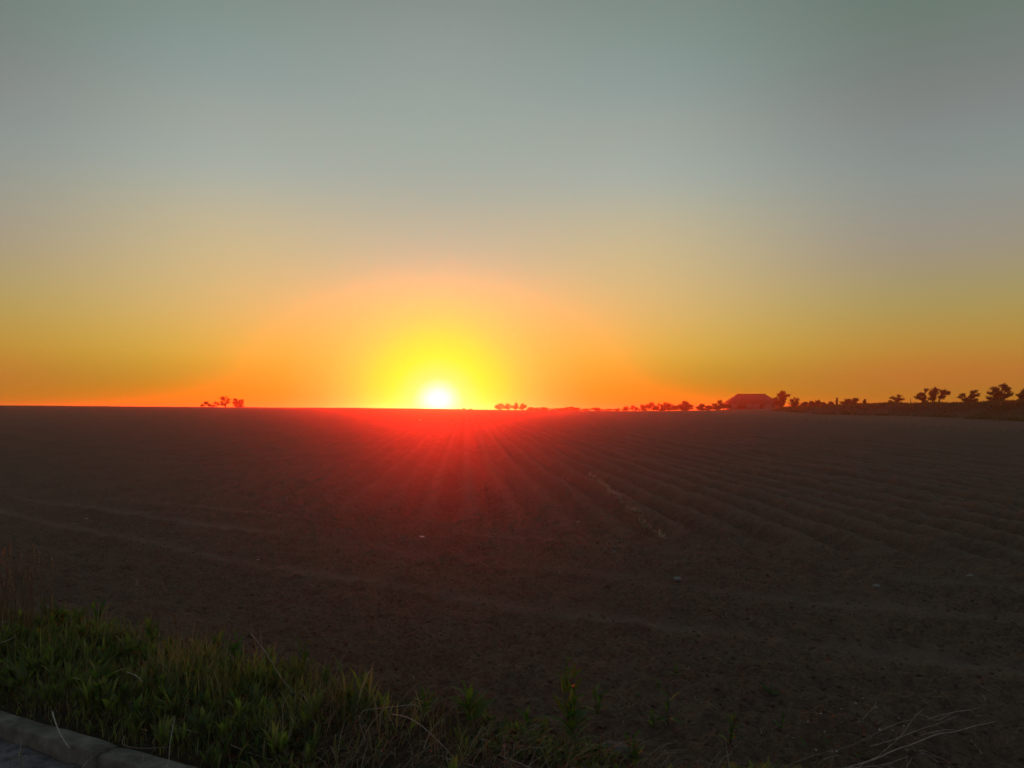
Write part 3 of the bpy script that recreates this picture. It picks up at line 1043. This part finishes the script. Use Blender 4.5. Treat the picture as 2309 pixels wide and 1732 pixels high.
# the dead bush lying in the lower right corner
bx, by, bz = gp(1870, 1728)
branch = empty("dead_branch", (bx, by, surf(bx, by)), "dead branching brushwood lying in the lower right corner", "branch")
bo = np.array([bx, by, surf(bx, by)])
sub = (branch, bo)
for pts, d0, d1, rd in (
        ([(1850, 1745), (1900, 1718), (1960, 1700), (2005, 1680), (2050, 1665), (2100, 1645), (2140, 1640), (2180, 1628), (2228, 1627)], 3.45, 4.1, .0042),
        ([(2060, 1660), (2085, 1642), (2115, 1637), (2150, 1642), (2175, 1668), (2200, 1700)], 3.85, 4.1, .0026),
        ([(1900, 1720), (1980, 1712), (2060, 1708), (2130, 1712)], 3.5, 3.9, .0024),
        ([(1905, 1722), (1960, 1716), (2000, 1732), (2040, 1750)], 3.5, 3.6, .0024),
        ([(2025, 1678), (2070, 1700), (2110, 1725), (2140, 1745)], 3.7, 3.6, .0022),
        ([(1990, 1715), (2020, 1725), (2050, 1742)], 3.6, 3.5, .0018),
        ([(1960, 1700), (1990, 1675), (2020, 1648), (2050, 1608), (2070, 1590)], 3.65, 4.0, .0020),
        ([(1970, 1640), (2010, 1622), (2045, 1613)], 3.85, 4.0, .0020),
        ([(2065, 1602), (2100, 1615), (2130, 1600), (2170, 1592), (2190, 1605), (2205, 1616)], 3.95, 4.15, .0022),
        ([(2080, 1613), (2120, 1600), (2160, 1594), (2195, 1587)], 3.95, 4.2, .0020),
        ([(2095, 1610), (2105, 1625)], 3.95, 4.0, .0014),
        ([(1950, 1672), (2010, 1655), (2060, 1635), (2110, 1620), (2150, 1603)], 3.7, 4.1, .0022),
        ([(1845, 1700), (1880, 1692), (1890, 1712), (1905, 1725)], 3.55, 3.6, .0018),
        ([(1860, 1685), (1920, 1665), (1990, 1630)], 3.7, 3.9, .0014),
        ([(2100, 1645), (2130, 1655), (2170, 1650), (2210, 1662)], 3.95, 4.15, .0014),
        ([(2030, 1718), (2060, 1700), (2100, 1695), (2125, 1710)], 3.6, 3.8, .0018),
        ([(1700, 1735), (1760, 1715), (1830, 1690), (1870, 1680)], 3.5, 3.7, .0018),
        ([(1640, 1712), (1720, 1716), (1790, 1720)], 3.55, 3.6, .0016),
        ([(1935, 1612), (1960, 1585), (1967, 1570)], 3.95, 4.0, .0016),
        ([(2110, 1550), (2130, 1572)], 4.2, 4.2, .0014),
        ([(2200, 1540), (2240, 1560)], 4.3, 4.3, .0012)):
    twig(pts, d0, d1, rd, None, M_TWIG, name="twig", sub=sub)


# ------------------------------------------------------------------ stones, litter, dead leaves
def lump(name, px, py, sx, sy, sz, mat, label, cat, seed):
    x, y, z = gp(px, py)
    r2 = np.random.default_rng(seed)
    nlat, nlon = 8, 12
    V = [(0, 0, sz)]
    for i in range(1, nlat):
        th = math.pi * i / nlat
        for j in range(nlon):
            a = 2 * math.pi * j / nlon
            q = 1 + .22 * (vnoise(np.array([math.cos(a) * 1.3 + seed]), np.array([math.sin(a) * 1.3 + th * 1.2]), seed)[0] - .5) * 2 + r2.uniform(-.05, .05)
            V.append((sx * q * math.sin(th) * math.cos(a), sy * q * math.sin(th) * math.sin(a), sz * q * math.cos(th)))
    V.append((0, 0, -sz))
    Ft = [(0, 1 + j, 1 + (j + 1) % nlon) for j in range(nlon)]
    Fq = []
    for i in range(nlat - 2):
        for j in range(nlon):
            a, b = 1 + i * nlon + j, 1 + i * nlon + (j + 1) % nlon
            Fq.append((a, a + nlon, b + nlon, b))
    last = len(V) - 1
    base = 1 + (nlat - 2) * nlon
    Ft += [(last, base + (j + 1) % nlon, base + j) for j in range(nlon)]
    o = mesh_obj(name, V, [np.array(Ft), np.array(Fq)], mat, smooth=True)
    o.location = (x, y, surf(x, y) + sz * .35)
    o.rotation_euler = (r2.uniform(-.2, .2), r2.uniform(-.2, .2), r2.uniform(0, 3))
    return tag(o, label, cat)


lump("stone", 1525, 1310, .048, .03, .022, M_STONE, "pale flat stone on the open soil right of the furrow ends", "stone", 3)
lump("stone", 1970, 1327, .038, .03, .022, M_STONE, "rounded greyish stone on the soil at the right", "stone", 4)
lump("stone", 2180, 1300, .06, .04, .02, M_STONE, "flat broad stone on the soil near the right edge", "stone", 5)
lump("stone", 1385, 1692, .09, .06, .032, rough_mat("dark_stone", (.10, .088, .075), (.17, .15, .13), 12, .9), "large dull grey stone sunk in the verge at the bottom edge", "stone", 6)
lump("stone", 1303, 1178, .03, .03, .02, M_STONE, "small pale stone at the furrow ends below the red glow", "stone", 8)
lump("stone", 1384, 1247, .02, .018, .014, M_STONE, "pebble on the headland between the glow and the pale flat stone", "stone", 9)


def crumple(name, px, py, size, label, cat, seed, mat=M_PAPER):
    x, y, z = gp(px, py)
    r2 = np.random.default_rng(seed)
    n = 6
    V, Fv = [], []
    for i in range(n):
        for j in range(n):
            V.append(((i / (n - 1) - .5) * size * 2 * r2.uniform(.85, 1.1), (j / (n - 1) - .5) * size * r2.uniform(.8, 1.2), r2.uniform(0, .55) * size))
    for i in range(n - 1):
        for j in range(n - 1):
            a = i * n + j
            Fv.append((a, a + n, a + n + 1, a + 1))
    o = mesh_obj(name, V, np.array(Fv), mat)
    o.location = (x, y, surf(x, y) + .008)
    o.rotation_euler = (0, 0, seed)
    return tag(o, label, cat)


crumple("paper_scrap", 953, 1213, .045, "crumpled white scrap lying on the red-lit soil below the sun", "litter", 2)
crumple("paper_scrap", 586, 1261, .014, "tiny pale scrap on a wheel track left of centre", "litter", 3)
crumple("paper_scrap", 200, 1174, .02, "small pale scrap on the soil at the far left", "litter", 4)
crumple("paper_scrap", 948, 951, .16, "tiny white speck far out in the field just below the sun", "litter", 5)


def haulm():
    # pale dry remains lying along one furrow
    n = 900
    t = rng.random(n)
    a = np.array(gp(1497, 1218)[:2])
    b = np.array(gp(1330, 1085)[:2])
    p = a[None] + (b - a)[None] * t[:, None]
    p[:, 0] += rng.normal(0, .012, n) + .02 * np.sin(t * 30)
    p[:, 0] -= rng.normal(0, .008, n)
    keep = vnoise(t * 26, t * 0, 81) > .16
    p = p[keep]
    n = len(p)
    z = surf_v(p[:, 0], p[:, 1]) + rng.uniform(.0, .05, n)
    V, Fc, h = blades(n, p[:, 0], p[:, 1], z, rng.uniform(.03, .10, n), rng.uniform(.003, .007, n), rng.uniform(1.0, 1.6, n), rng.uniform(0, 6.28, n), k=4,
                      droop=.3, hue=rng.uniform(.65, .95, n))
    o = mesh_obj("dry_haulm", V, Fc, M_DRY, attr={'hue': h})
    tag(o, "pale strip of dry plant remains lying along one furrow", "plant remains", kind='stuff')


haulm()


# ------------------------------------------------------------------ trees on the skyline
def tree(name, d, lobes, trunks, label, leaf=.10, dens=1.0, cat="tree", group=None, depth=.8, bare=0.0, base_px=None, sink=0.0, twigs=1.0):
    """lobes: (px, py, rx, ry) of leaf masses as the photo shows them, turned into metres at distance d"""
    k = d / F
    cx = base_px if base_px is not None else trunks[0]
    x0, y0, _ = at(cx, d)
    z0 = surf(x0, y0) - .05 - sink
    r = empty(name, (x0, y0, z0), label, cat, group)
    LB = []
    for (px, py, rx, ry) in lobes:
        LB.append(np.array([(px - CX) * k - x0, random.uniform(-1, 1) * rx * k * .5, EYE - (py - HY) * k - z0, rx * k, rx * k * depth, ry * k]))
    lines = []
    tl = []
    for tx in trunks:
        b = np.array([(tx - CX) * k - x0, random.uniform(-.2, .2), 0.])
        tl.append(b)
    top = max(l[2] + l[5] for l in LB)
    leaf = leaf * (.68 if d > 165 else .85)
    tr = max(.045, top * .03)
    Vl, Fl, Hl, off = [], [], [], 0
    for l in LB:
        c = l[:3]
        b = min(tl, key=lambda q: abs(q[0] - c[0]))
        mid = b + np.array([(c[0] - b[0]) * .25, (c[1] - b[1]) * .2, max(c[2] - l[5], .3 * c[2]) * .75])
        P = smooth_line([b, mid, c], 7) + rng.normal(0, top * .008, (7, 3))
        P[0] = b
        lines.append((P, np.linspace(tr, tr * .3, 7)))
        # limbs and twigs into the lobe
        nb = int((9 + 5 * (l[3] * l[5]) ** .5) * twigs)
        for j in range(nb):
            v = rng.normal(0, 1, 3)
            v /= np.linalg.norm(v)
            v[2] = v[2] * .8 + .35
            e = c + v * l[3:6] * rng.uniform(.75, 1.25)
            st = P[rng.integers(3, 7)]
            md = (st + e) / 2 + rng.normal(0, .06, 3) * l[3:6]
            Q_ = smooth_line([st, md, e], 5)
            lines.append((Q_, np.linspace(tr * .28, tr * .06, 5)))
            # leaf sprays gather along the limbs
            m = int(.11 * dens * (1 - bare) * rng.uniform(.3, 1.6) * math.pi * l[3] * l[5] / (leaf * leaf * .35)) + 3
            if m > 0:
                tt = rng.uniform(.25, 1.04, m)[:, None]
                ctr = Q_[0] * (1 - tt) + Q_[-1] * tt + rng.normal(0, 1, (m, 3)) * l[3:6] * .16
                Vl.append((ctr, m))
        m = int(1.3 * dens * (1 - bare) * math.pi * l[3] * l[5] / (leaf * leaf * .35))
        if m > 0:
            v = rng.normal(0, 1, (m, 3))
            v /= np.linalg.norm(v, axis=1)[:, None]
            q = c + v * l[3:6] * (rng.random(m) ** .45)[:, None] * 1.02
            nz = vnoise(q[:, 0] / (l[3] * .35 + .1) + 7, q[:, 2] / (l[5] * .35 + .1), int(d)) > .42
            Vl.append((q[nz], int(nz.sum())))
    V, Fc = tubes(lines, 4)
    mesh_obj("trunk", V, Fc, M_BARK, r)
    C = np.concatenate([c for c, m in Vl if m > 0]) if any(m > 0 for c, m in Vl) else None
    if C is not None and len(C):
        n = len(C)
        C = C[C[:, 2] > .05]
        n = len(C)
        u = rng.normal(0, 1, (n, 3))
        u /= np.linalg.norm(u, axis=1)[:, None]
        w = np.cross(u, rng.normal(0, 1, (n, 3)))
        w /= np.linalg.norm(w, axis=1)[:, None]
        sz = leaf * rng.uniform(.5, 1.2, n)[:, None]
        Vt = np.stack([C - u * sz, C + w * sz * .45, C + u * sz, C - w * sz * .45], 1).reshape(-1, 3)
        Ft = np.arange(n * 4).reshape(n, 4)
        mesh_obj("crown", Vt, Ft, M_TREELEAF, r, attr={'hue': np.repeat(rng.random(n), 4)})
    return r


def crown_lobes(px, rx, top, base, seed, low=.8, n=7):
    """an uneven heap of leaf masses between the given rows, never twice alike"""
    q = np.random.default_rng(seed * 77 + 5)
    h = base - top
    out = [(px + q.uniform(-.25, .25) * rx, top + h * .24, rx * q.uniform(.35, .6), h * .22)]
    for i in range(n):
        u, v = q.uniform(-.8, .8), q.uniform(.25, .62)
        out.append((px + u * rx, top + h * (v + .12 * u * u), rx * q.uniform(.25, .5), h * q.uniform(.12, .24)))
    m = 3 if q.random() < low else 1
    for i in range(m):
        out.append((px + q.uniform(-.9, .9) * rx, base - h * q.uniform(.1, .24), rx * q.uniform(.4, .7), h * q.uniform(.12, .22)))
    return out


G1 = "small trees on the left skyline"
G2 = "low trees and scrub on the skyline right of the sun"
G3 = "field trees along the bank at the right"
tree("tree", 172, [(464, 909, 7, 3.5), (456, 914.5, 5, 3), (472, 913, 5, 3)], [464, 470], "small arching tree, leftmost of the group on the left skyline", .15, 1.0, group=G1)
tree("bush", 176, [(480, 915, 8, 3), (487, 909, 6, 3), (493, 912, 3, 3), (475, 915, 4, 2)], [482, 488], "loose low bush between the arching tree and the tallest tree on the left skyline", .14, .6, cat="bush", group=G1)
tree("tree", 174, [(507, 897.5, 9, 3.5), (501, 900, 5, 3), (499, 906.5, 4, 2.5), (515, 901, 5, 2.5), (514, 908, 6, 3), (504, 912, 7, 3)], [508], "tallest layered tree of the group on the left skyline", .16, 1.2, group=G1)
tree("tree", 174, [(532, 902, 6, 3.5), (529, 908, 5, 3), (544, 904, 6, 3.5), (546, 910, 5, 3), (538, 908, 7, 4), (537, 914, 10, 3), (540, 916, 12, 2.5)], [533, 543], "twin-crowned tree, rightmost of the group on the left skyline", .16, 1.3, group=G1)

for i, (px, w, h) in enumerate([(1033, 4, 1.2), (1046, 5, 1.6), (1061, 4, 1.4)]):
    tree("low_shrub", 225, [(px, 923.2 - h * .4, w, h)], [px], ["nearest the sun, tiny shrub breaking the skyline", "middle of three tiny shrubs just right of the sun", "rightmost of three tiny shrubs just right of the sun"][i], .2, 1.5, cat="bush", group=G2)
for px, rx, top, tk, lb, br in (
        (1128, 9, 909, 2, "broad round tree, left end of the small clump right of the sun", .3),
        (1147, 7, 909.5, 1, "second tree of the small clump right of the sun", .35),
        (1163, 5, 907, 1, "spiky tree just right of the broad round tree's neighbour", .5),
        (1178, 7, 909, 2, "right end tree of the small clump right of the sun", .35)):
    h = 922 - top
    tree("tree", 255, crown_lobes(px, rx * 1.35, top, 922.5, px, 1, 8), [px, px + 2][:tk], lb, .2, 1.0, group=G2, bare=br)
for i, (px, rx, top, lb) in enumerate((
        (1194, 6, 917.5, "low bush at the right foot of the small clump"), (1215, 9, 919, "low flat bush halfway between the small clump and the next hump"),
        (1227, 7, 918, "low bush left of a dip in the skyline"), (1254, 8, 920.5, "small round bush in the low middle of the skyline"),
        (1268, 6, 920, "small bush beside the skyline hump"), (1286, 9, 916.5, "highest bush of the low hump in the middle of the skyline"),
        (1300, 8, 919, "right shoulder bush of the low hump"), (1323, 6, 921, "small bush past the low hump"),
        (1344, 10, 919, "wide low bush before the wood begins"), (1371, 8, 922, "very low bush left of the wood"))):
    base = 926
    h = base - top
    tree("bush", 262, crown_lobes(px, rx * 1.6, top, base, px, 1, 7), [px], lb, .2, 1.3, cat="bush", group=G2)
for px, rx, top, lb, br in (
        (1394, 7, 919, "first and lowest tree of the rising wood edge", .2), (1411, 7, 915, "second tree of the rising wood edge", .25), (1429, 7, 912.5, "third tree of the rising wood edge", .3),
        (1447, 8, 910, "fourth tree of the rising wood edge, slim trunks showing", .3), (1469, 10, 904, "tallest tree of the wood with a domed crown", .25),
        (1486, 8, 907, "tree right beside the tallest domed tree", .35), (1501, 9, 905.5, "wide tree at the right shoulder of the wood", .3), (1519, 8, 912, "round tree at the right end of the wood", .05)):
    h = 926 - top
    tree("tree", 238 + (px % 7) * 2, crown_lobes(px, rx * 1.4, top + (px % 3), 926, px, .75, 9), [px - rx * .4, px, px + rx * .4],
         lb, .2, 1.15, group=G2, bare=br)
tree("bush", 212, [(1545, 909, 9, 4), (1543, 916, 14, 6), (1555, 916, 9, 5), (1546, 922, 18, 5)], [1540, 1550], "rounded dark bush standing apart right of the wood", .17, 1.6, cat="bush", group=G2)
tree("bush", 212, [(1583, 914, 7, 4), (1578, 919, 9, 5), (1592, 918, 8, 4), (1602, 919, 7, 4), (1590, 923, 18, 3)], [1580, 1598], "lumpy low bush between the rounded bush and the barn", .17, 1.4, cat="bush", group=G2)
tree("tree", 203, [(1623, 907, 6, 4), (1612, 913, 7, 4), (1630, 914, 12, 5), (1620, 920, 16, 5), (1640, 917, 10, 5)], [1618, 1630], "dense small tree covering the barn's left corner", .17, 1.7, group=G2)
tree("tree", 203, [(1765, 886, 8, 4.5), (1757, 892, 6, 4), (1775, 892, 7, 3.5), (1764, 899, 9, 6), (1748, 900, 7, 4), (1757, 911, 13, 9)], [1762, 1766], "tall rounded tree at the barn's right corner", .18, 1.6, group=G2)
tree("tree", 203, [(1793, 899, 4, 3), (1786, 904, 6, 4), (1798, 902, 4, 4), (1792, 913, 12, 8)], [1790, 1796], "shorter dense tree right of the tall rounded tree", .17, 1.6, group=G2)
for px, rx, top, lb in ((1812, 9, 906, "hedge bush next to the shorter dense tree"), (1829, 9, 903.5, "hedge bush in the middle of the hedge right of the barn"), (1846, 8, 901.5, "hedge bush at the right end of the hedge by the barn"),
                        (1858, 8, 906, "low flat bush right of the hedge"), (1872, 9, 905, "low bush left of the small poplar")):
    h = 921 - top
    tree("bush", 196, crown_lobes(px, rx * 1.15, top, 921, px, 1, 6), [px], lb, .17, 1.7, cat="bush", group=G2)
tree("poplar", 196, [(1887, 900, 2, 3.5), (1887, 905, 2.8, 4), (1887, 910, 2.6, 4)], [1887], "tiny pointed poplar standing above the hedge line", .15, 2.2, group=G2)
tree("bush", 180, [(1912, 903, 8, 4.5), (1904, 909, 9, 4), (1914, 911, 12, 5)], [1910], "dark domed bush, left of a touching pair on the bank", .16, 1.8, cat="bush", group=G2)
tree("bush", 180, [(1929, 902, 8, 4.5), (1926, 910, 9, 5), (1937, 912, 6, 3)], [1928], "dark domed bush, right of a touching pair on the bank", .16, 1.8, cat="bush", group=G2)
tree("cypress", 178, [(1950, 903, 2.6, 3), (1950, 907.5, 4, 4), (1950, 912, 4, 3.5)], [1950], "small cone-shaped evergreen alone on the bank", .13, 2.6, group=G3)
tree("tree", 168, [(2012, 897, 8, 3.5), (2028, 893, 7, 3), (2033, 900, 8, 3.5), (2008, 905, 5, 3), (2020, 901, 8, 5), (2022, 909, 13, 4.5)], [2022, 2025], "small spiky tree left of the pole on the bank", .13, 1.1, group=G3)
tree("tree", 160, [(2077, 890, 9, 5), (2068, 896, 7, 4.5), (2084, 899, 9, 7), (2088, 880, 5, 4), (2102, 885, 11, 10), (2109, 878, 6, 5), (2105, 899, 10, 8), (2124, 884, 10, 6), (2137, 887, 7, 5), (2126, 896, 9, 5), (2088, 906, 5, 4)],
     [2083, 2103, 2115], "widest tree on the bank with several trunks and a ragged crown", .14, 1.45, group=G3)
tree("tree", 153, [(2171, 891, 7, 4), (2163, 896, 6, 3), (2197, 884, 8, 5), (2204, 891, 6, 4.5), (2190, 894, 9, 5), (2175, 901, 9, 5), (2186, 905, 14, 6), (2198, 903, 7, 5)], [2180, 2188], "tree with a notch in its crown right of the widest tree", .13, 1.35, group=G3)
tree("tree", 143, [(2243, 878, 10, 6), (2233, 886, 8, 5), (2262, 870, 9, 5), (2272, 878, 9, 7), (2280, 888, 7, 6), (2268, 893, 10, 6), (2250, 890, 12, 9), (2235, 898, 11, 6), (2240, 906, 13, 4), (2256, 901, 9, 6)], [2258, 2254],
     "tallest round-crowned tree near the right edge", .13, 1.5, group=G3)
tree("bush", 200, [(2212, 909, 5, 2.5)], [2212], "tiny far bush between the notched tree and the tallest tree", .16, 2, cat="bush", group=G3)
tree("bush", 150, [(2284, 907, 7, 3.5), (2291, 909, 7, 3.5)], [2287], "low bush under the tree at the right edge", .13, 1.8, cat="bush", group=G3)
tree("tree", 136, [(2303, 893, 8, 6), (2312, 888, 10, 9), (2306, 903, 10, 8), (2325, 895, 14, 12)], [2314, 2320], "dense tree cut by the right edge of the photo", .13, 1.8, group=G3)

# ------------------------------------------------------------------ barn
bd = 232.0
kx = bd / F
bcx = (1693 - CX) * kx
bz0 = surf(bcx, bd) - .3
barn = empty("barn", (bcx, bd, bz0), "big old barn with a hipped roof on the skyline among bushes", "barn")
HW, DP = 53 * kx, 3.6                   # half width, half depth
ze = EYE - (907 - HY) * kx - bz0        # eaves
zt = EYE - (889 - HY) * kx - bz0        # ridge


def box(name, x0, x1, y0, y1, z0, z1, mat, parent):
    V = [(x, y, z) for z in (z0, z1) for y in (y0, y1) for x in (x0, x1)]
    Fb = [(0, 2, 3, 1), (4, 5, 7, 6), (0, 1, 5, 4), (2, 6, 7, 3), (0, 4, 6, 2), (1, 3, 7, 5)]
    return mesh_obj(name, V, np.array(Fb), mat, parent)


wl = box("wall", -HW + .5, HW - .5, -DP, DP, 0, ze, M_WALL, barn)
ov = .35
rl, rrx = (1662 - 1693) * kx, (1725.5 - 1693) * kx
V = [(-HW - ov + .3, -DP - ov, ze - .1), (HW + ov - .3, -DP - ov, ze - .1), (HW + ov - .3, DP + ov, ze - .1), (-HW - ov + .3, DP + ov, ze - .1), (rl, 0, zt), (rrx, 0, zt),
     (-HW - ov + .3, -DP - ov, ze - .3), (HW + ov - .3, -DP - ov, ze - .3), (HW + ov - .3, DP + ov, ze - .3), (-HW - ov + .3, DP + ov, ze - .3)]
roof = mesh_obj("roof", V, [np.array([(0, 1, 5, 4), (2, 3, 4, 5), (6, 9, 8, 7), (0, 6, 7, 1), (1, 7, 8, 2), (2, 8, 9, 3), (3, 9, 6, 0)]), np.array([(1, 2, 5), (3, 0, 4)])], M_ROOF, barn)
V, Fc = tubes([([(rl - .1, 0, zt + .03), (rrx + .1, 0, zt + .03)], [.1, .1])], 6)
mesh_obj("ridge_cap", V, Fc, M_ROOF, roof)
for px, w_, za, zb in ((1688, .4, .62, .86), (1715, .4, .62, .86), (1672, .3, .55, .8), (1733, .3, .55, .8)):
    fx = (px - 1693) * kx
    wn = box("window", fx - w_, fx + w_, -DP - .06, -DP + .02, ze * za, ze * zb, M_CONC, barn)
    box("pane", fx - w_ + .12, fx + w_ - .12, -DP - .075, -DP - .055, ze * za + .12, ze * zb - .12, M_DARK, wn)
fx = (1707 - 1693) * kx
dr_ = box("door", fx - .5, fx + .5, -DP - .05, -DP + .02, .3, ze * .60, M_DARK, barn)
tree("bush", bd - 6, [(1673, 915, 7, 5), (1666, 917, 5, 4), (1679, 918, 5, 4)], [1672], "shrub growing against the front wall of the barn", .17, 1.4, cat="bush", group=G2)
tree("bush", bd - 6, [(1716, 914, 3.5, 4), (1716, 920, 5, 3)], [1716], "slim shrub right of the barn door", .17, 1.2, cat="bush", group=G2)

# pole with a side arm on the bank
pd = 170.0
pk = pd / F
pxx, pyy, _ = at(2053, pd)
pz = surf(pxx, pyy) - .2
pole = empty("pole", (pxx, pyy, pz), "thin pole with a short side arm between two trees on the bank", "pole")
ph_ = EYE - (899 - HY) * pk - pz
V, Fc = tubes([([(0, 0, 0), (0, 0, ph_)], [.07, .05])], 6)
mesh_obj("post", V, Fc, M_BARK, pole)
az_ = EYE - (906.5 - HY) * pk - pz
V, Fc = tubes([([(0, 0, az_), (13 * pk, 0, az_ - .03)], [.05, .04])], 6)
mesh_obj("arm", V, Fc, M_BARK, pole)

# ------------------------------------------------------------------ haze, added for the red flare glow over the ground
def haze():
    H = 1400.0
    zb, ztp = float(Z.min()) - 1.0, 7.5
    V = [(x, y, z) for z in (zb, ztp) for y in (-H, H) for x in (-H, H)]
    Fb = [(0, 2, 3, 1), (4, 5, 7, 6), (0, 1, 5, 4), (2, 6, 7, 3), (0, 4, 6, 2), (1, 3, 7, 5)]
    m, t = new_mat("glow_haze")
    out = t.nodes.new('ShaderNodeOutputMaterial')
    v = t.nodes.new('ShaderNodeVolumePrincipled')
    v.inputs['Color'].default_value = (0.95, 0.70, 0.52, 1)
    v.inputs['Density'].default_value = HAZE_DENSITY
    v.inputs['Anisotropy'].default_value = HAZE_G
    t.links.new(v.outputs[0], out.inputs['Volume'])
    o = mesh_obj("haze", V, np.array(Fb), m)
    tag(o, "thin haze added over the whole field for the red glow round the sun", "haze", kind='stuff')


haze()
